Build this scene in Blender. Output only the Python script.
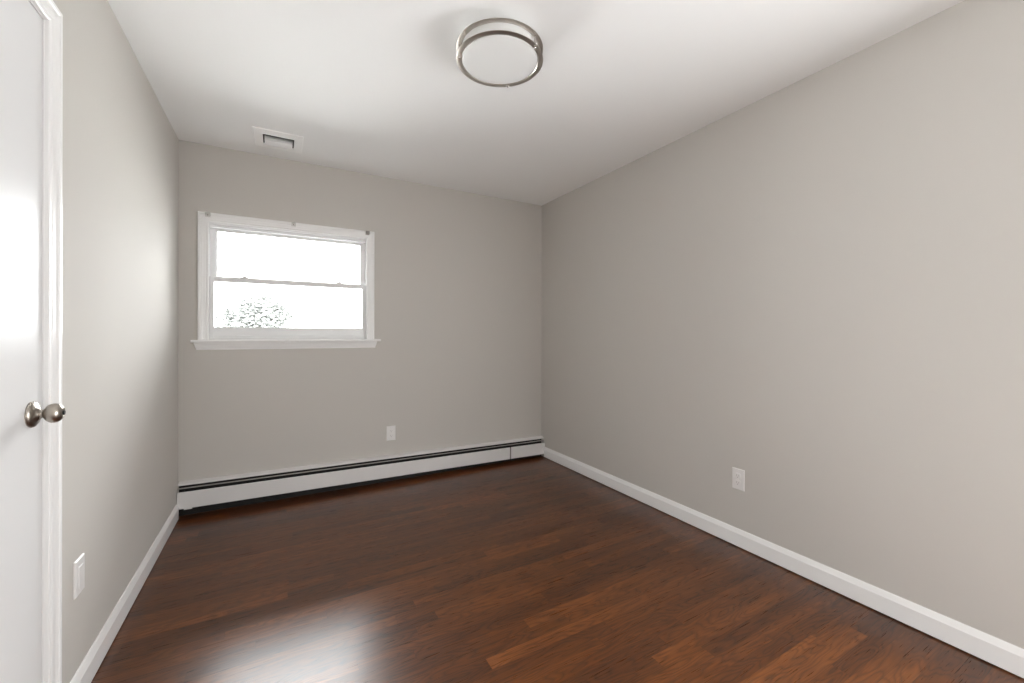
import bpy, bmesh, math, random
from mathutils import Vector, Matrix

for o in list(bpy.data.objects):
    bpy.data.objects.remove(o, do_unlink=True)
S = bpy.context.scene
COL = S.collection

# ------------------------------------------------------------------ camera
H = 2.44                       # ceiling height
XL, XR, YB, YF = -0.5619, 2.2472, 3.4179, -0.62   # inner faces of the four walls
CAM_H = 1.1836
cd = bpy.data.cameras.new('camera')
cam = bpy.data.objects.new('camera', cd)
COL.objects.link(cam)
cd.sensor_fit = 'HORIZONTAL'
cd.sensor_width = 36.0
cd.lens = 36.0 * 417.57 / 1024
cd.shift_y = -(341.5 - 334.5) / 1024
cd.clip_start = 0.02
cam.location = (0, 0, CAM_H)
cam.rotation_euler = (math.pi / 2 - 0.0006, -0.0018, -0.5112)
S.camera = cam

# ------------------------------------------------------------------ world, light, exposure
SKY = 52.0
S.view_settings.view_transform = 'Standard'
S.view_settings.look = 'None'
S.view_settings.gamma = 1
S.view_settings.use_curve_mapping = False
S.view_settings.exposure = 0.11
S.cycles.diffuse_bounces = 8
S.cycles.max_bounces = 16
S.cycles.use_denoising = True
W = bpy.data.worlds.new('overcast_sky')
S.world = W
W.use_nodes = True
nt = W.node_tree
nt.nodes.clear()
wo = nt.nodes.new('ShaderNodeOutputWorld')
bg = nt.nodes.new('ShaderNodeBackground')
tc = nt.nodes.new('ShaderNodeTexCoord')
sep = nt.nodes.new('ShaderNodeSeparateXYZ')
# standard overcast sky: three times brighter overhead than at the horizon
mx_ = nt.nodes.new('ShaderNodeMath')
mx_.operation = 'MAXIMUM'
mx_.inputs[1].default_value = 0.0
ma_ = nt.nodes.new('ShaderNodeMath')
ma_.operation = 'MULTIPLY_ADD'
ma_.inputs[1].default_value = SKY * 2 / 3
ma_.inputs[2].default_value = SKY / 3
nt.links.new(tc.outputs['Generated'], sep.inputs[0])
nt.links.new(sep.outputs['Z'], mx_.inputs[0])
nt.links.new(mx_.outputs[0], ma_.inputs[0])
nt.links.new(ma_.outputs[0], bg.inputs[1])
bg.inputs[0].default_value = (0.96, 0.98, 1.0, 1)
nt.links.new(bg.outputs[0], wo.inputs[0])

def area(name, loc, rot, sx, sy, energy, color=(1, 1, 1), portal=False):
    l = bpy.data.lights.new(name, 'AREA')
    l.shape = 'RECTANGLE'
    l.size, l.size_y = sx, sy
    l.energy = energy
    l.color = color
    o = bpy.data.objects.new(name, l)
    COL.objects.link(o)
    o.location = loc
    o.rotation_euler = rot
    if portal:
        l.cycles.is_portal = True
    return o

# light: the sky through the back window (the portal only guides its sampling), and two
# added fill lights at made-up, unseen windows behind the viewpoint
area('window_portal', (0.103, YB + 0.20, 1.54), (math.radians(-90), 0, 0), 1.06, 0.84, 1, portal=True)
area('added_fill_light', (XL + 0.06, -0.05, 0.95), (math.radians(90), 0, math.radians(-90)), 0.8, 1.4, 16, (0.95, 0.98, 1.0))
area('added_fill_light', (XR - 0.06, -0.10, 0.95), (math.radians(90), 0, math.radians(90)), 0.8, 1.4, 47, (0.95, 0.98, 1.0))

# ------------------------------------------------------------------ materials
def mat(name, col=(0.8, 0.8, 0.8), rough=0.5, metal=0.0, spec=0.5, coat=0.0, coat_rough=0.1):
    m = bpy.data.materials.new(name)
    m.use_nodes = True
    b = m.node_tree.nodes['Principled BSDF']
    b.inputs['Base Color'].default_value = (*col, 1)
    b.inputs['Roughness'].default_value = rough
    b.inputs['Metallic'].default_value = metal
    b.inputs['Specular IOR Level'].default_value = spec
    b.inputs['Coat Weight'].default_value = coat
    b.inputs['Coat Roughness'].default_value = coat_rough
    return m

def bump_noise(m, scale, strength, dist=0.001, detail=3):
    t = m.node_tree
    b = t.nodes['Principled BSDF']
    c = t.nodes.new('ShaderNodeTexCoord')
    n = t.nodes.new('ShaderNodeTexNoise')
    n.inputs['Scale'].default_value = scale
    n.inputs['Detail'].default_value = detail
    bu = t.nodes.new('ShaderNodeBump')
    bu.inputs['Strength'].default_value = strength
    bu.inputs['Distance'].default_value = dist
    t.links.new(c.outputs['Object'], n.inputs['Vector'])
    t.links.new(n.outputs['Fac'], bu.inputs['Height'])
    t.links.new(bu.outputs['Normal'], b.inputs['Normal'])
    return m

M_WALL = bump_noise(mat('greige_eggshell_paint', (0.568, 0.543, 0.510), 0.78, spec=0.06), 220, 0.08)
M_CEIL = bump_noise(mat('white_ceiling_paint', (0.87, 0.867, 0.862), 0.75, spec=0.3), 200, 0.06)
M_TRIM = mat('white_semigloss_paint', (0.87, 0.865, 0.86), 0.28, spec=0.5)
M_DOOR = bump_noise(mat('white_door_paint', (0.74, 0.735, 0.735), 0.33, spec=0.12), 60, 0.05)
M_VINYL = mat('white_vinyl', (0.80, 0.80, 0.80), 0.35)
M_PLASTIC = mat('white_plastic', (0.80, 0.785, 0.775), 0.30)
M_SLOT = mat('dark_slot', (0.02, 0.02, 0.02), 0.6)
M_SOCKET = mat('shuttered_slot', (0.30, 0.29, 0.28), 0.6)
M_HEAT = mat('heater_enamel', (0.73, 0.715, 0.71), 0.35)
M_HEATSHADE = mat('heater_painted_shade', (0.008, 0.007, 0.006), 0.7)  # near-black colour stands in for shade inside and under the heater
M_DAMPER = mat('heater_grey_louvre', (0.36, 0.34, 0.325), 0.45)
M_COPPER = mat('dull_copper', (0.20, 0.09, 0.05), 0.45, metal=1.0)
M_FIN = mat('shade_dark_fins', (0.10, 0.095, 0.09), 0.5, metal=0.6)  # fin colour darkened to imitate the shaded heater interior
M_NICKEL = bump_noise(mat('brushed_nickel', (0.42, 0.38, 0.335), 0.30, metal=1.0), 300, 0.05)
M_RING = mat('satin_nickel_ring', (0.56, 0.52, 0.48), 0.34, metal=1.0)
M_CHROME = mat('polished_nickel', (0.62, 0.58, 0.55), 0.16, metal=1.0)
M_OPAL = mat('opal_acrylic', (0.78, 0.78, 0.77), 0.40)
M_GRILLE = mat('grille_enamel', (0.90, 0.895, 0.885), 0.4)
M_DUCT = mat('duct_metal', (0.10, 0.10, 0.10), 0.6, metal=0.3)
M_BRACKET = mat('clear_grey_plastic', (0.72, 0.71, 0.69), 0.25)
M_BRACKETD = mat('grey_steel', (0.36, 0.34, 0.32), 0.35, metal=0.4)
M_EARTH = bump_noise(mat('pale_ground', (0.66, 0.655, 0.64), 0.9), 3, 0.3)
M_BARK = bump_noise(mat('bark', (0.10, 0.085, 0.07), 0.9), 12, 0.6)
M_LEAF = mat('leaf', (0.100, 0.103, 0.098), 0.7, spec=0.1)

def glass_mat():
    m = bpy.data.materials.new('window_glass')
    m.use_nodes = True
    t = m.node_tree
    t.nodes.clear()
    o = t.nodes.new('ShaderNodeOutputMaterial')
    mx = t.nodes.new('ShaderNodeMixShader')
    tr = t.nodes.new('ShaderNodeBsdfTransparent')
    tr.inputs[0].default_value = (0.97, 0.98, 0.975, 1)
    gl = t.nodes.new('ShaderNodeBsdfGlossy')
    gl.inputs['Roughness'].default_value = 0.02
    fr = t.nodes.new('ShaderNodeFresnel')
    fr.inputs[0].default_value = 1.5
    t.links.new(fr.outputs[0], mx.inputs[0])
    t.links.new(tr.outputs[0], mx.inputs[1])
    t.links.new(gl.outputs[0], mx.inputs[2])
    t.links.new(mx.outputs[0], o.inputs[0])
    return m
M_GLASS = glass_mat()

def floor_mat():
    m = bpy.data.materials.new('stained_oak_strips')
    m.use_nodes = True
    t = m.node_tree
    N = t.nodes.new
    L = t.links.new
    b = t.nodes['Principled BSDF']
    def math_(op, a, c=None, d=None):
        n = N('ShaderNodeMath')
        n.operation = op
        for i, v in enumerate((a, c, d)):
            if v is None:
                continue
            if isinstance(v, (int, float)):
                n.inputs[i].default_value = v
            else:
                L(v, n.inputs[i])
        return n.outputs[0]
    def comb(x, y, z):
        n = N('ShaderNodeCombineXYZ')
        for i, v in enumerate((x, y, z)):
            if isinstance(v, (int, float)):
                n.inputs[i].default_value = v
            else:
                L(v, n.inputs[i])
        return n.outputs[0]
    def white(v):
        n = N('ShaderNodeTexWhiteNoise')
        n.noise_dimensions = '3D'
        L(v, n.inputs['Vector'])
        return n.outputs['Value']
    def noise(v, scale, detail=4, rough=0.55, dist=0.0):
        n = N('ShaderNodeTexNoise')
        n.inputs['Scale'].default_value = scale
        n.inputs['Detail'].default_value = detail
        n.inputs['Roughness'].default_value = rough
        n.inputs['Distortion'].default_value = dist
        L(v, n.inputs['Vector'])
        return n.outputs['Fac']
    c = N('ShaderNodeTexCoord')
    s = N('ShaderNodeSeparateXYZ')
    L(c.outputs['Object'], s.inputs[0])
    X, Y = s.outputs['X'], s.outputs['Y']
    WID, LEN = 0.0572, 0.80
    yr = math_('DIVIDE', Y, WID)
    row = math_('FLOOR', yr)
    fy = math_('SUBTRACT', yr, row)
    r1 = white(comb(row, 3.7, 1.1))
    xr = math_('ADD', math_('DIVIDE', X, LEN), math_('MULTIPLY', r1, 7.0))
    pl = math_('FLOOR', xr)
    fx = math_('SUBTRACT', xr, pl)
    tone = white(comb(row, pl, 5.3))
    hue = white(comb(row, pl, 9.9))
    off = math_('MULTIPLY', tone, 37.0)
    off2 = math_('MULTIPLY', hue, 53.0)
    # fine pores, stretched along the boards
    g1 = noise(comb(math_('ADD', math_('MULTIPLY', X, 7.0), off), math_('MULTIPLY', Y, 260.0), off2), 1.0, 4, 0.6)
    # broad streaks
    g2 = noise(comb(math_('ADD', math_('MULTIPLY', X, 2.2), off2), math_('MULTIPLY', Y, 34.0), off), 1.0, 3, 0.5, 0.6)
    # cathedral figure: rings of a stretched field
    fld = noise(comb(math_('ADD', math_('MULTIPLY', X, 2.4), off), math_('ADD', math_('MULTIPLY', Y, 13.0), off2), off), 1.0, 2, 0.45)
    rings = math_('ABSOLUTE', math_('SINE', math_('MULTIPLY', fld, 46.0)))
    rings = math_('POWER', rings, 0.6)
    # tone value
    v = math_('MULTIPLY', math_('SUBTRACT', tone, 0.5), 0.27)
    v = math_('ADD', v, 0.52)
    v = math_('ADD', v, math_('MULTIPLY', math_('SUBTRACT', g1, 0.5), 0.48))
    v = math_('ADD', v, math_('MULTIPLY', math_('SUBTRACT', g2, 0.5), 0.50))
    v = math_('ADD', v, math_('MULTIPLY', math_('SUBTRACT', rings, 0.65), 0.26))
    ramp = N('ShaderNodeValToRGB')
    e = ramp.color_ramp.elements
    e[0].position = 0.0
    e[0].color = (0.014, 0.0056, 0.0032, 1)
    e[1].position = 1.0
    e[1].color = (0.250, 0.082, 0.018, 1)
    x = e.new(0.30); x.color = (0.038, 0.0115, 0.0038, 1)
    x = e.new(0.62); x.color = (0.104, 0.0310, 0.0060, 1)
    L(v, ramp.inputs[0])
    # joints
    e1 = math_('MINIMUM', fy, math_('SUBTRACT', 1.0, fy))
    e2 = math_('MULTIPLY', math_('MINIMUM', fx, math_('SUBTRACT', 1.0, fx)), LEN / WID)
    ed = math_('MINIMUM', e1, e2)
    gap = N('ShaderNodeMapRange')
    gap.inputs['From Min'].default_value = 0.0
    gap.inputs['From Max'].default_value = 0.022
    gap.inputs['To Min'].default_value = 0.55
    gap.inputs['To Max'].default_value = 1.0
    L(ed, gap.inputs['Value'])
    mul = N('ShaderNodeMix')
    mul.data_type = 'RGBA'
    mul.blend_type = 'MULTIPLY'
    mul.inputs['Factor'].default_value = 1.0
    L(ramp.outputs[0], mul.inputs['A'])
    L(gap.outputs[0], mul.inputs['B'])
    L(mul.outputs['Result'], b.inputs['Base Color'])
    rg = math_('ADD', 0.26, math_('MULTIPLY', g1, 0.04))
    L(rg, b.inputs['Roughness'])
    b.inputs['Specular IOR Level'].default_value = 0.45
    b.inputs['Coat Weight'].default_value = 0.18
    b.inputs['Coat Roughness'].default_value = 0.34
    bu = N('ShaderNodeBump')
    bu.inputs['Strength'].default_value = 0.05
    bu.inputs['Distance'].default_value = 0.0002
    L(math_('ADD', math_('MULTIPLY', g1, 0.6), gap.outputs[0]), bu.inputs['Height'])
    L(bu.outputs['Normal'], b.inputs['Normal'])
    return m
M_FLOOR = floor_mat()

# ------------------------------------------------------------------ mesh helpers
def obj(name, bm, m, parent=None, smooth=False, bevel=0.0, segs=2):
    bmesh.ops.recalc_face_normals(bm, faces=bm.faces)
    me = bpy.data.meshes.new(name)
    bm.to_mesh(me)
    bm.free()
    me.materials.append(m)
    o = bpy.data.objects.new(name, me)
    COL.objects.link(o)
    if parent:
        o.parent = parent
    if bevel:
        bv = o.modifiers.new('bevel', 'BEVEL')
        bv.width = bevel
        bv.segments = segs
        bv.limit_method = 'ANGLE'
        bv.angle_limit = math.radians(40)
    if smooth:
        for p in me.polygons:
            p.use_smooth = True
        try:
            me.set_sharp_from_angle(angle=math.radians(38))
        except Exception:
            pass
    return o

def empty(name, loc=(0, 0, 0), rot=(0, 0, 0)):
    o = bpy.data.objects.new(name, None)
    o.empty_display_size = 0.05
    COL.objects.link(o)
    o.location = loc
    o.rotation_euler = rot
    return o

def tag(o, label, cat, group=None, kind=None):
    o['label'] = label
    o['category'] = cat
    if group:
        o['group'] = group
    if kind:
        o['kind'] = kind
    return o

def box(bm, x0, x1, y0, y1, z0, z1):
    v = [bm.verts.new(p) for p in ((x0, y0, z0), (x1, y0, z0), (x1, y1, z0), (x0, y1, z0),
                                   (x0, y0, z1), (x1, y0, z1), (x1, y1, z1), (x0, y1, z1))]
    for f in ((0, 3, 2, 1), (4, 5, 6, 7), (0, 1, 5, 4), (1, 2, 6, 5), (2, 3, 7, 6), (3, 0, 4, 7)):
        bm.faces.new([v[i] for i in f])
    return v

def boxes(*bs):
    bm = bmesh.new()
    for b in bs:
        box(bm, *b)
    return bm

def loft(bm, sections, closed_profile=True, cap=True, closed_path=False):
    """sections: list of equally long point lists."""
    rows = [[bm.verts.new(p) for p in s] for s in sections]
    n = len(rows[0])
    m = len(rows)
    for i in range(m if closed_path else m - 1):
        a, b = rows[i], rows[(i + 1) % m]
        for j in range(n if closed_profile else n - 1):
            k = (j + 1) % n
            bm.faces.new((a[j], a[k], b[k], b[j]))
    if cap and closed_profile and not closed_path:
        bm.faces.new(rows[0][::-1])
        bm.faces.new(rows[-1])

def lathe(bm, prof, segs=64, mtx=None, closed=False):
    """prof: list of (r, z); revolved about z."""
    rows = []
    for r, z in prof:
        if r < 1e-6:
            p = Vector((0, 0, z))
            rows.append([bm.verts.new(mtx @ p if mtx else p)])
        else:
            row = []
            for i in range(segs):
                a = 2 * math.pi * i / segs
                p = Vector((r * math.cos(a), r * math.sin(a), z))
                row.append(bm.verts.new(mtx @ p if mtx else p))
            rows.append(row)
    pairs = list(zip(rows, rows[1:]))
    if closed:
        pairs.append((rows[-1], rows[0]))
    for a, b in pairs:
        for i in range(segs):
            k = (i + 1) % segs
            if len(a) == 1 and len(b) == 1:
                continue
            if len(a) == 1:
                bm.faces.new((a[0], b[i], b[k]))
            elif len(b) == 1:
                bm.faces.new((a[i], a[k], b[0]))
            else:
                bm.faces.new((a[i], a[k], b[k], b[i]))

def wall_with_hole(name, axis, lo, hi, a0, a1, z0, z1, holes):
    """a wall slab; axis 'x' runs along x (lo..hi is its y thickness), 'y' runs along y. holes: (a0,a1,z0,z1)."""
    bm = bmesh.new()
    As = sorted({a0, a1, *[h[0] for h in holes], *[h[1] for h in holes]})
    Zs = sorted({z0, z1, *[h[2] for h in holes], *[h[3] for h in holes]})
    def solid(i, j):
        if i < 0 or j < 0 or i >= len(As) - 1 or j >= len(Zs) - 1:
            return False
        ca, cz = (As[i] + As[i + 1]) / 2, (Zs[j] + Zs[j + 1]) / 2
        return not any(h[0] < ca < h[1] and h[2] < cz < h[3] for h in holes)
    cache = {}
    def V(a, t, z):
        k = (round(a, 5), round(t, 5), round(z, 5))
        if k not in cache:
            cache[k] = bm.verts.new((a, t, z) if axis == 'x' else (t, a, z))
        return cache[k]
    for i in range(len(As) - 1):
        for j in range(len(Zs) - 1):
            if not solid(i, j):
                continue
            A0, A1, Z0, Z1 = As[i], As[i + 1], Zs[j], Zs[j + 1]
            for t in (lo, hi):
                bm.faces.new((V(A0, t, Z0), V(A1, t, Z0), V(A1, t, Z1), V(A0, t, Z1)))
            for (di, dj, p, q) in ((-1, 0, (A0, Z0), (A0, Z1)), (1, 0, (A1, Z0), (A1, Z1)),
                                   (0, -1, (A0, Z0), (A1, Z0)), (0, 1, (A0, Z1), (A1, Z1))):
                if not solid(i + di, j + dj):
                    bm.faces.new((V(p[0], lo, p[1]), V(q[0], lo, q[1]), V(q[0], hi, q[1]), V(p[0], hi, p[1])))
    return obj(name, bm, M_WALL)

def three_sided(a0, a1, zb, zt, prof, place, both_ends=None):
    """mitred casing up, over and down; prof (u outward from the opening, t thickness); place(a,z,t)->point."""
    bm = bmesh.new()
    secs = []
    for k in range(4):
        s = []
        for u, t in prof:
            a = a0 - u if k in (0, 1) else a1 + u
            z = zb if k in (0, 3) else zt + u
            s.append(place(a, z, t))
        secs.append(s)
    loft(bm, secs)
    return bm

CASING = [(0, 0), (0, 0.008), (0.003, 0.0105), (0.009, 0.0105), (0.012, 0.0085), (0.016, 0.011), (0.030, 0.013),
          (0.038, 0.0165), (0.042, 0.0145), (0.045, 0.018), (0.055, 0.018), (0.058, 0.016), (0.058, 0)]

# ------------------------------------------------------------------ room shell
TW = 0.16
def st(o, label, cat):
    return tag(o, label, cat, kind='structure')

floor = obj('floor', boxes((XL - TW, XR + TW, YF - TW, YB + TW, -0.12, 0.0)), M_FLOOR)
st(floor, 'dark reddish brown stained oak strip floor with satin sheen', 'floor')
VX0, VX1, VY0, VY1 = -0.088, 0.096, 3.028, 3.196       # duct opening in the ceiling
def ceiling_mesh():
    bm = bmesh.new()
    X0, X1, Y0, Y1 = XL - TW, XR + TW, YF - TW, YB + TW
    box(bm, X0, X1, Y0, VY0, H, H + 0.12)
    box(bm, X0, X1, VY1, Y1, H, H + 0.12)
    box(bm, X0, VX0, VY0, VY1, H, H + 0.12)
    box(bm, VX1, X1, VY0, VY1, H, H + 0.12)
    return bm
ceil = obj('ceiling', ceiling_mesh(), M_CEIL)
st(ceil, 'smooth white painted ceiling over the whole room', 'ceiling')

WX0, WX1, WZ0, WZ1 = -0.418, 0.624, 1.125, 1.950       # opening for the window
st(wall_with_hole('wall_back', 'x', YB, YB + TW, XL - TW, XR + TW, 0, H, [(WX0, WX1, WZ0, WZ1)]),
   'greige back wall holding the small double-hung window', 'wall')
RY0, RY1, RZ0, RZ1 = -0.52, 0.30, 0.22, 1.68          # added side windows for the fill lights, unseen behind the viewpoint
QY0, QY1 = -0.46, 0.36
DY0, DY1, DZ1 = 0.853, 1.647, 2.062                   # opening for the door
st(wall_with_hole('wall_left', 'y', XL - TW, XL, YF - TW, YB, 0, H, [(DY0, DY1, 0, DZ1), (QY0, QY1, RZ0, RZ1)]),
   'greige left wall beside the white door', 'wall')
st(wall_with_hole('wall_right', 'y', XR, XR + TW, YF - TW, YB, 0, H, [(RY0, RY1, RZ0, RZ1)]),
   'long plain greige right wall with one outlet low down', 'wall')
st(wall_with_hole('wall_front', 'x', YF - TW, YF, XL, XR, 0, H, []),
   'plain greige wall behind the viewpoint', 'wall')

# baseboards: flat face, sloping top
BB = [(0, 0.006), (0.014, 0.006), (0.014, 0.076), (0.0125, 0.079), (0.006, 0.096), (0.003, 0.100), (0, 0.100)]
def baseboard(name, p0, p1, nrm, label):
    bm = bmesh.new()
    loft(bm, [[(p[0] + nrm[0] * t, p[1] + nrm[1] * t, z) for t, z in BB] for p in (p0, p1)])
    return st(obj(name, bm, M_TRIM), label, 'baseboard')
HF = 0.067                                             # heater depth
baseboard('baseboard_right', (XR, YF), (XR, YB - HF - 0.002), (-1, 0), 'long white baseboard along the foot of the right wall')
baseboard('baseboard_left', (XL, DY1 + 0.052), (XL, YB - HF - 0.002), (1, 0), 'white baseboard along the left wall from door casing to heater')
baseboard('baseboard_left', (XL, YF), (XL, DY0 - 0.052), (1, 0), 'white baseboard piece on the left wall behind the door')
baseboard('baseboard_front', (XL + 0.014, YF), (XR - 0.014, YF), (0, 1), 'white baseboard along the wall behind the viewpoint')

# ------------------------------------------------------------------ window in the back wall
win = st(empty('window_1', (0.103, YB, 1.143)), 'white double-hung window in the back wall, bright daylight outside', 'window')
wl = Matrix.Translation(-Vector(win.location))
def wobj(name, bm, m, parent=win, **k):
    bm.transform(wl)
    return obj(name, bm, m, parent, **k)
cx0, cx1, cz = -0.402, 0.606, 1.931
wobj('casing', three_sided(cx0, cx1, 1.143, cz, CASING, lambda a, z, t: (a, YB - t, z)), M_TRIM)
# stool with a rounded nose and horns
def stool():
    bm = bmesh.new()
    y0 = YB - 0.046
    prof = [(y0 + 0.004, 1.126), (y0 + 0.001, 1.129), (y0, 1.1345), (y0 + 0.001, 1.140), (y0 + 0.004, 1.143),
            (YB, 1.143), (YB, 1.126)]
    loft(bm, [[(x, y, z) for y, z in prof] for x in (-0.493, 0.708)])
    box(bm, WX0 + 0.001, WX1 - 0.001, YB - 0.001, YB + 0.03, 1.1265, 1.143)
    return bm
wobj('stool', stool(), M_TRIM)
def apron():
    bm = bmesh.new()
    prof = [(0, 1.126), (0.017, 1.126), (0.017, 1.116), (0.0145, 1.112), (0.0125, 1.102), (0.008, 1.088), (0.006, 1.083), (0.006, 1.076), (0, 1.076)]
    secs = []
    for s, x in ((-1, -0.463), (1, 0.668)):
        secs.append([(x + s * t, YB - t, z) for t, z in prof])
    loft(bm, secs)
    return bm
wobj('apron', apron(), M_TRIM)
def ring(x0, x1, z0, z1, l, r, b, t, y0, y1):
    """rectangular frame made of four members"""
    bm = bmesh.new()
    box(bm, x0, x0 + l, y0, y1, z0, z1)
    box(bm, x1 - r, x1, y0, y1, z0, z1)
    box(bm, x0 + l, x1 - r, y0, y1, z0, z0 + b)
    box(bm, x0 + l, x1 - r, y0, y1, z1 - t, z1)
    return bm
fr = ring(WX0 + 0.001, WX1 - 0.001, WZ0 + 0.002, WZ1 - 0.001, 0.014, 0.014, 0.030, 0.043, YB + 0.030, YB + 0.135)
# parting beads down the jambs between the two sashes and an inner stop
box(fr, WX0 + 0.015, WX0 + 0.019, YB + 0.066, YB + 0.070, 1.155, 1.906)
box(fr, WX1 - 0.019, WX1 - 0.015, YB + 0.066, YB + 0.070, 1.155, 1.906)
box(fr, WX0 + 0.001, WX0 + 0.012, YB + 0.004, YB + 0.030, 1.143, 1.949)
box(fr, WX1 - 0.012, WX1 - 0.001, YB + 0.004, YB + 0.030, 1.143, 1.949)
box(fr, WX0 + 0.012, WX1 - 0.012, YB + 0.004, YB + 0.030, 1.925, 1.949)
wobj('frame', fr, M_VINYL, bevel=0.0015)
SX0, SX1 = WX0 + 0.0155, WX1 - 0.0155
# lower sash, nearer the room
lo_ = ring(SX0, SX1, 1.156, 1.574, 0.026, 0.028, 0.073, 0.036, YB + 0.034, YB + 0.064)
# glazing bead and lift rail
box(lo_, SX0 + 0.05, SX1 - 0.05, YB + 0.028, YB + 0.034, 1.168, 1.174)
lower = wobj('lower_sash', lo_, M_VINYL, bevel=0.002)
wobj('pane', boxes((SX0 + 0.020, SX1 - 0.020, YB + 0.047, YB + 0.051, 1.215, 1.548)), M_GLASS, lower)
# upper sash, farther out
upper = wobj('upper_sash', ring(SX0, SX1, 1.540, 1.9055, 0.040, 0.038, 0.033, 0.018, YB + 0.072, YB + 0.100), M_VINYL, bevel=0.002)
wobj('pane', boxes((SX0 + 0.030, SX1 - 0.030, YB + 0.084, YB + 0.088, 1.565, 1.895)), M_GLASS, upper)
def sash_lock(x):
    bm = bmesh.new()
    z = 1.574
    prof = [(-0.026, 0), (-0.022, 0.004), (-0.010, 0.006), (-0.006, 0.014), (0.004, 0.016), (0.010, 0.012), (0.014, 0.006), (0.022, 0.004), (0.026, 0)]
    loft(bm, [[(x + u, YB + y, z + w) for u, w in prof] for y in (0.040, 0.060)])
    return wobj('sash_lock', bm, M_VINYL, lower, bevel=0.001)
sash_lock(-0.202)
sash_lock(0.411)

# two unseen windows added behind the viewpoint to carry the fill lights: frame, panes, white roller shade pulled down
def added_window(name, loc, rot, w, h, n, label):
    """opening in the local xz plane, room towards +y, origin at the middle of the sill on the wall face"""
    r = st(empty(name, loc, (0, 0, rot)), label, 'window')
    f = ring(-w / 2 + 0.001, w / 2 - 0.001, 0.001, h - 0.001, 0.04, 0.04, 0.04, 0.04, -0.12, -0.05)
    xs = [-w / 2 + 0.04 + (w - 0.08) * i / n for i in range(n + 1)]
    for x in xs[1:-1]:
        box(f, x - 0.02, x + 0.02, -0.12, -0.05, 0.04, h - 0.04)
    obj('frame', f, M_VINYL, r, bevel=0.003)
    for a, b_ in zip(xs, xs[1:]):
        obj('pane', boxes((a + 0.005, b_ - 0.005, -0.088, -0.083, 0.038, h - 0.038)), M_GLASS, r)
    sh = bmesh.new()
    box(sh, -w / 2 + 0.004, w / 2 - 0.004, -0.030, -0.0285, 0.002, h - 0.03)
    lathe(sh, [(0, -w / 2 + 0.004), (0.018, -w / 2 + 0.004), (0.018, w / 2 - 0.004), (0, w / 2 - 0.004)], 24,
          Matrix.Translation((0, -0.022, h - 0.022)) @ Matrix.Rotation(math.radians(90), 4, 'Y'))
    obj('added_roller_shade', sh, M_CEIL, r)  # opaque added part, keeps the sky out behind the fill light
added_window('added_window_2', (XL, (QY0 + QY1) / 2, RZ0), math.radians(-90), QY1 - QY0, RZ1 - RZ0, 1, 'added unseen tall white window with roller shade on the door side behind the viewpoint')
added_window('added_window_3', (XR, (RY0 + RY1) / 2, RZ0), math.radians(90), RY1 - RY0, RZ1 - RZ0, 1, 'added unseen tall white window with roller shade in the long right wall behind the viewpoint')

# blind brackets on the head casing
def bracket(x, z, m, label, dark=False):
    r = tag(empty('blind_bracket', (x, YB - 0.018, z)), label, 'bracket', 'blind brackets on the window casing')
    w = 0.014
    body = bmesh.new()
    box(body, -w, w, -0.003, 0.0, -0.016, 0.012)          # back plate
    box(body, -w, w, -0.024, -0.003, 0.009, 0.012)        # top flange
    box(body, -w, -w + 0.003, -0.020, -0.003, -0.010, 0.009)
    box(body, w - 0.003, w, -0.020, -0.003, -0.010, 0.009)
    obj('bracket_body', body, m, r, bevel=0.0008)
    s = bmesh.new()
    lathe(s, [(0, -0.0045), (0.003, -0.004), (0.004, -0.003), (0.004, 0)], 12, Matrix.Rotation(math.radians(-90), 4, 'X') @ Matrix.Translation((0, 0, -0.003)) if False else Matrix.Translation((0, -0.003, -0.003)) @ Matrix.Rotation(math.radians(-90), 4, 'X'))
    obj('screw', s, M_CHROME, r, smooth=True)
    return r
bracket(-0.405, 1.973, M_BRACKET, 'small pale blind bracket at the left end of the window head casing')
bracket(0.099, 1.975, M_BRACKET, 'small pale blind bracket at the middle of the window head casing')
bracket(0.610, 1.973, M_BRACKETD, 'small darker grey blind bracket at the right end of the window head casing')

# ------------------------------------------------------------------ door in the left wall
LY0, LY1 = 0.868, 1.631                                # slab edges
door = obj('door_1', boxes((XL - 0.037, XL - 0.002, LY0, LY1, 0.008, 2.045)), M_DOOR, bevel=0.0015)
st(door, 'flush glossy white door at the left edge, closed', 'door')
jb = bmesh.new()
for (y0, y1) in ((DY0 + 0.0005, LY0 - 0.003), (LY1 + 0.003, DY1 - 0.0005)):
    box(jb, XL - TW, XL, y0, y1, 0.001, 2.048)
box(jb, XL - TW, XL, DY0 + 0.0005, DY1 - 0.0005, 2.048, DZ1 - 0.0005)
box(jb, XL - TW, XL - 0.039, LY0 - 0.003, LY0 + 0.012, 0.001, 2.048)
box(jb, XL - TW, XL - 0.039, LY1 - 0.012, LY1 + 0.003, 0.001, 2.048)
box(jb, XL - TW, XL - 0.039, LY0 + 0.012, LY1 - 0.012, 2.033, 2.048)
st(obj('trim_2', jb, M_TRIM), 'white door jamb lining the opening around the door', 'door jamb')
st(obj('trim_1', three_sided(LY0 - 0.006, LY1 + 0.005, 0.002, 2.050, CASING, lambda a, z, t: (XL + t, a, z)), M_TRIM),
   'white moulded casing framing the door on the left', 'door casing')

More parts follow.
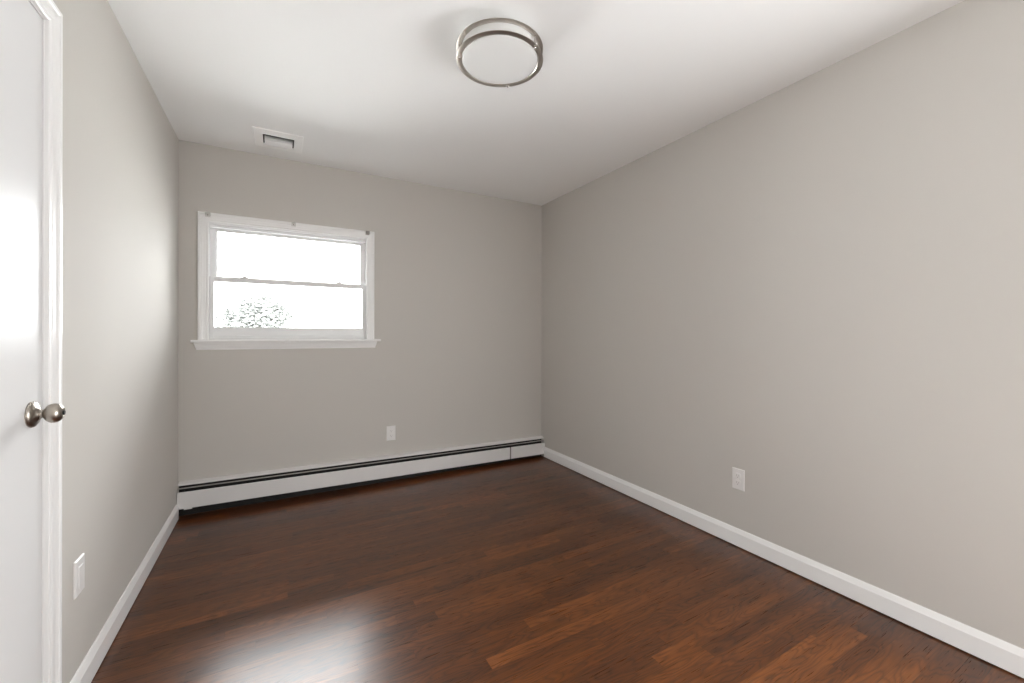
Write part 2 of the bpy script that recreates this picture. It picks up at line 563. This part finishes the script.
# knob: rose, neck and ball on one axis along +x
kb = empty('door_knob')
kb.parent = door
kb.location = (XL - 0.002, 1.5705, 0.971)
AX = Matrix.Rotation(math.radians(90), 4, 'Y')
b = bmesh.new()
lathe(b, [(0, 0), (0.033, 0), (0.0345, 0.003), (0.033, 0.007), (0.028, 0.0105), (0.021, 0.012), (0.017, 0.0145), (0.0135, 0.018), (0, 0.018)], 48, AX)
obj('rose', b, M_NICKEL, kb, smooth=True)
b = bmesh.new()
prof = [(0, 0.014), (0.0130, 0.014), (0.0115, 0.018), (0.0110, 0.0238)]
for i in range(1, 15):
    a = math.radians(-66 + i * (66 + 62) / 14)
    prof.append((0.0257 * math.cos(a), 0.0436 + 0.0205 * math.sin(a)))
prof += [(0.0095, 0.0616), (0.0085, 0.0608), (0, 0.0608)]
lathe(b, prof, 48, AX)
obj('knob_ball', b, M_NICKEL, kb, smooth=True)
b = bmesh.new()
lathe(b, [(0, 0.0604), (0.006, 0.0604), (0.006, 0.0632), (0.005, 0.0640), (0, 0.0640)], 24, AX)
obj('lock_button', b, M_SLOT, kb, smooth=True)

# ------------------------------------------------------------------ baseboard heater
HX0, HX1 = XL + 0.003, XR - 0.003
hc = (HX0 + HX1) / 2
heat = tag(empty('baseboard_heater', (hc, YB, 0.0), (0, 0.0112, 0)),
           'long white baseboard heater with dark top slot along the back wall', 'heater')
half = (HX1 - HX0) / 2
def hx(name, prof, m, x0=-half, x1=half, **k):
    """extrude a (d from wall, z) profile along x"""
    bm = bmesh.new()
    loft(bm, [[(x, -d, z) for d, z in prof] for x in (x0, x1)])
    return obj(name, bm, m, heat, **k)
hx('back_panel', [(0.001, 0.050), (0.001, 0.2085), (0.006, 0.2085), (0.030, 0.2035), (0.043, 0.1985), (0.045, 0.1965), (0.045, 0.1915),
                  (0.0435, 0.1915), (0.0435, 0.196), (0.030, 0.2015), (0.006, 0.206), (0.003, 0.206), (0.003, 0.050)], M_HEAT)
bl = bmesh.new()
loft(bl, [[(x, -d, z if z > 0.1 else z_) for d, z in [(0.0035, 0.0), (0.0035, 0.2050), (0.006, 0.2050), (0.030, 0.2005), (0.030, 0.1990), (0.006, 0.2030), (0.005, 0.2030), (0.005, 0.0)]]
          for x, z_ in ((-half, -0.0140), (half, 0.0172))])
obj('back_shade_sheet', bl, M_HEATSHADE, heat)  # dark sheet standing in for shade in the slot and floor gap
hx('damper_blade', [(0.046, 0.1770), (0.0565, 0.1735), (0.0570, 0.1745), (0.0465, 0.1785)], M_DAMPER)
FP = [(0.0560, 0.1500), (0.0575, 0.1535), (0.0610, 0.1550), (0.0645, 0.1535), (0.0660, 0.1500), (0.0660, 0.0520), (0.0640, 0.0480),
      (0.0560, 0.0480), (0.0560, 0.0492), (0.0635, 0.0492), (0.0646, 0.0525), (0.0646, 0.1495), (0.0610, 0.1530), (0.0575, 0.1500)]
seam = 1.866 - hc
hx('front_panel', FP, M_HEAT, -half, seam - 0.007)
hx('front_panel', FP, M_HEAT, seam + 0.007, half)
hx('joint_strip', [(0.060, 0.050), (0.060, 0.151), (0.0625, 0.151), (0.0625, 0.050)], mat('joint_grey', (0.20, 0.19, 0.18), 0.5), seam - 0.016, seam + 0.016)
hx('bottom_shade_sheet', [(0.005, 0.050), (0.005, 0.052), (0.058, 0.052), (0.058, 0.050)], M_HEATSHADE)  # dark sheet imitating shade along the heater's underside
fb = bmesh.new()
n = 120
for i in range(n):
    x = -half + 0.06 + (2 * half - 0.36) * i / (n - 1)
    box(fb, x, x + 0.0012, -0.052, -0.010, 0.075, 0.130)
obj('fin_element', fb, M_FIN, heat)
pb = bmesh.new()
lathe(pb, [(0, -half + 0.01), (0.011, -half + 0.01), (0.011, half - 0.01), (0, half - 0.01)], 20, Matrix.Translation((0, -0.031, 0.1025)) @ Matrix.Rotation(math.radians(90), 4, 'Y'))
obj('copper_pipe', pb, M_COPPER, heat, smooth=True)
tb = bmesh.new()
box(tb, -half + 0.036, -half + 0.078, -0.0655, -0.058, 0.0415, 0.0478)
obj('support_bracket', tb, M_HEAT, heat)

# ------------------------------------------------------------------ ceiling light
LXc, LYc = 0.815, 1.562
lamp = tag(empty('ceiling_light', (LXc, LYc, H)), 'round flush ceiling light with two brushed nickel rings and white drum', 'ceiling light')
b = bmesh.new()
lathe(b, [(0, -0.046), (0.150, -0.046), (0.158, -0.049), (0.158, -0.088), (0.158, -0.102), (0.156, -0.109), (0.149, -0.113), (0.12, -0.117), (0.08, -0.1195), (0.04, -0.121), (0, -0.1215)], 96)
obj('diffuser', b, M_OPAL, lamp, smooth=True)
b = bmesh.new()
lathe(b, [(0, 0), (0.100, 0), (0.104, -0.004), (0.104, -0.046), (0, -0.046)], 64)
obj('canopy', b, M_CEIL, lamp, smooth=True)
def ring_prof(zt, hgt):
    r0, r1 = 0.1600, 0.1820
    return [(r0, zt), (r1 - 0.003, zt), (r1 - 0.0008, zt - 0.001), (r1, zt - 0.003), (r1 - 0.001, zt - hgt + 0.0012),
            (r1 - 0.003, zt - hgt), (r0 + 0.002, zt - hgt), (r0, zt - hgt + 0.002)]
for zt in (-0.058, -0.105):
    b = bmesh.new()
    lathe(b, ring_prof(zt, 0.0045), 96, closed=True)
    obj('metal_ring', b, M_RING, lamp, smooth=True)
for a in (-62, 163, 50):
    ar = math.radians(a)
    px, py = 0.170 * math.cos(ar), 0.170 * math.sin(ar)
    b = bmesh.new()
    lathe(b, [(0, -0.1055), (0.0045, -0.1055), (0.0045, -0.062), (0, -0.062)], 16, Matrix.Translation((px, py, 0)))
    p = obj('post', b, M_CHROME, lamp, smooth=True)
    b = bmesh.new()
    lathe(b, [(0, -0.1155), (0.004, -0.115), (0.0058, -0.113), (0.0058, -0.110), (0.004, -0.1092), (0, -0.1092)], 16, Matrix.Translation((px, py, 0)))
    obj('cap_nut', b, M_CHROME, p, smooth=True)

# ------------------------------------------------------------------ ceiling register
vc = ((VX0 + VX1) / 2, (VY0 + VY1) / 2)
vent = tag(empty('ceiling_vent', (vc[0], vc[1], H)), 'white louvred ceiling vent above the window', 'vent')
hw, hh = (VX1 - VX0) / 2, (VY1 - VY0) / 2
b = bmesh.new()
FW, FH = 0.139, 0.139
outs = [(FW, FH, 0.0), (FW, FH, -0.0045), (FW - 0.003, FH - 0.003, -0.0065), (hw + 0.006, hh + 0.006, -0.010), (hw - 0.004, hh - 0.004, -0.010), (hw - 0.004, hh - 0.004, 0.0)]
loft(b, [[(-x, -y, z), (x, -y, z), (x, y, z), (-x, y, z)] for x, y, z in outs], cap=False)
obj('vent_frame', b, M_GRILLE, vent)
b = bmesh.new()
e = 0.001
box(b, -hw + e, -hw + e + 0.002, -hh + e, hh - e, 0.0005, 0.10)
box(b, hw - e - 0.002, hw - e, -hh + e, hh - e, 0.0005, 0.10)
box(b, -hw + e + 0.002, hw - e - 0.002, -hh + e, -hh + e + 0.002, 0.0005, 0.10)
box(b, -hw + e + 0.002, hw - e - 0.002, hh - e - 0.002, hh - e, 0.0005, 0.10)
box(b, -hw + e, hw - e, -hh + e, hh - e, 0.10, 0.102)
obj('duct_collar', b, M_DUCT, vent)
def blade(bm, axis, pos, a0, a1, depth, lean):
    """a curved thin louvre running along x or y"""
    prof = []
    for i in range(5):
        f = i / 4
        prof.append((lean * f * f, -0.009 + depth * f))
    back = [(u + 0.0012, z) for u, z in reversed(prof)]
    pts = prof + back
    if axis == 'x':
        loft(bm, [[(a, pos + u, z) for u, z in pts] for a in (a0, a1)])
    else:
        loft(bm, [[(pos + u, a, z) for u, z in pts] for a in (a0, a1)])
for i in range(6):
    b = bmesh.new()
    blade(b, 'x', -hh + 0.050 + i * 0.0215, -hw + 0.012, hw - 0.012, 0.020, 0.020 if i < 3 else -0.020)
    obj('louvre', b, M_GRILLE, vent)

# ------------------------------------------------------------------ outlets
def outlet(loc, rz, label, style='duplex', w=0.0705, h=0.1155):
    """plate in the local xz plane facing -y"""
    r = tag(empty('outlet', loc, (0, 0, rz)), label, 'outlet', 'white wall outlets')
    b = bmesh.new()
    ii = 0.0035
    outs = [(w / 2, h / 2, 0.0), (w / 2, h / 2, -0.003), (w / 2 - ii * 0.4, h / 2 - ii * 0.4, -0.0052), (w / 2 - ii, h / 2 - ii, -0.0062)]
    loft(b, [[(-x, y, -z), (x, y, -z), (x, y, z), (-x, y, z)] for x, z, y in outs])
    obj('cover_plate', b, M_PLASTIC, r)
    def socket(zc, parent):
        s = bmesh.new()
        box(s, -0.0072, -0.0054, -0.0092, -0.0088, zc - 0.002, zc + 0.006)
        box(s, 0.0054, 0.0072, -0.0092, -0.0088, zc - 0.001, zc + 0.005)
        lathe(s, [(0, 0), (0.0024, 0), (0.0024, 0.0004), (0, 0.0004)], 12, Matrix.Translation((0, -0.0088, zc - 0.0075)) @ Matrix.Rotation(math.radians(90), 4, 'X'))
        obj('socket_slot', s, M_SOCKET, parent)
    if style == 'duplex':
        for zc in (0.0195, -0.0195):
            f = bmesh.new()
            pts = []
            for i in range(32):
                a = 2 * math.pi * i / 32
                pts.append((0.0172 * math.cos(a), max(-0.0142, min(0.0142, 0.0172 * math.sin(a)))))
            loft(f, [[(x * q, y, zc + z * q) for x, z in pts] for y, q in ((-0.0055, 1), (-0.0082, 1), (-0.0088, 0.95))])
            rc = obj('receptacle', f, M_PLASTIC, r)
            socket(zc, rc)
        s = bmesh.new()
        lathe(s, [(0.0034, 0), (0.0034, 0.0008), (0, 0.0014)], 16, Matrix.Translation((0, -0.0062, 0)) @ Matrix.Rotation(math.radians(90), 4, 'X'))
        obj('plate_screw', s, M_PLASTIC, r)
    else:
        f = bmesh.new()
        loft(f, [[(-x, y, -z), (x, y, -z), (x, y, z), (-x, y, z)] for x, z, y in ((0.0166, 0.0335, -0.0050), (0.0166, 0.0335, -0.0080), (0.0158, 0.0327, -0.0088))])
        rc = obj('receptacle', f, M_PLASTIC, r)
    return r
outlet((0.799, YB, 0.384), 0, 'white outlet on the back wall below the window and above the heater')
outlet((XR, 1.4145, 0.377), math.radians(-90), 'white outlet low on the right wall above the baseboard')
outlet((XL, 1.862, 0.400), math.radians(90), 'white outlet low on the left wall beside the door casing', 'rectangular')

# ------------------------------------------------------------------ outside
g = obj('ground', boxes((-60, 60, YB + 0.6, 90, -0.9, -0.6)), M_EARTH)
st(g, 'pale open ground outside beyond the window', 'ground')
g2 = obj('ground', boxes((-60, 60, -60, YF - 0.6, -0.9, -0.6)), M_EARTH)
st(g2, 'pale open ground outside behind the viewpoint', 'ground')
rnd = random.Random(7)
TX, TY = -0.70, 18.0
tree = tag(empty('tree', (TX, TY, -0.6)), 'faint tree crown seen through the lower window pane', 'tree')
b = bmesh.new()
def limb(p0, p1, r0, r1):
    d = Vector(p1) - Vector(p0)
    q = d.to_track_quat('Z', 'Y').to_matrix().to_4x4()
    lathe(b, [(r0, 0), (r1, d.length)], 8, Matrix.Translation(p0) @ q)
limb((0, 0, 0), (0, 0, 1.3), 0.11, 0.08)
tips = []
for i in range(9):
    a = i * 2.4
    r = 0.5 + 0.6 * rnd.random()
    p = (r * math.cos(a), r * math.sin(a), 1.7 + 1.0 * rnd.random())
    limb((0, 0, 1.0 + 0.3 * rnd.random()), p, 0.035, 0.012)
    tips.append(p)
obj('trunk', b, M_BARK, tree, smooth=True)
b = bmesh.new()
for i in range(7000):
    while True:
        p = Vector((rnd.uniform(-1, 1), rnd.uniform(-1, 1), rnd.uniform(-0.9, 1)))
        if 0.15 < p.length < 1:
            break
    p = Vector((p.x * 1.25, p.y * 1.2, p.z * 0.95 * (1 - 0.35 * abs(p.x)))) + Vector((0.25 * p.z, 0, 2.35))
    q = Matrix.Translation(p) @ Matrix.Rotation(rnd.uniform(0, 6.28), 4, 'Z') @ Matrix.Rotation(rnd.uniform(-1.3, 1.3), 4, 'X')
    s = rnd.uniform(0.05, 0.085)
    v = [bm_v for bm_v in (b.verts.new(q @ Vector(c)) for c in ((-s, 0, 0), (0, -s * 0.5, 0.01), (s, 0, 0), (0, s * 0.5, 0.01)))]
    b.faces.new(v)
obj('foliage', b, M_LEAF, tree)
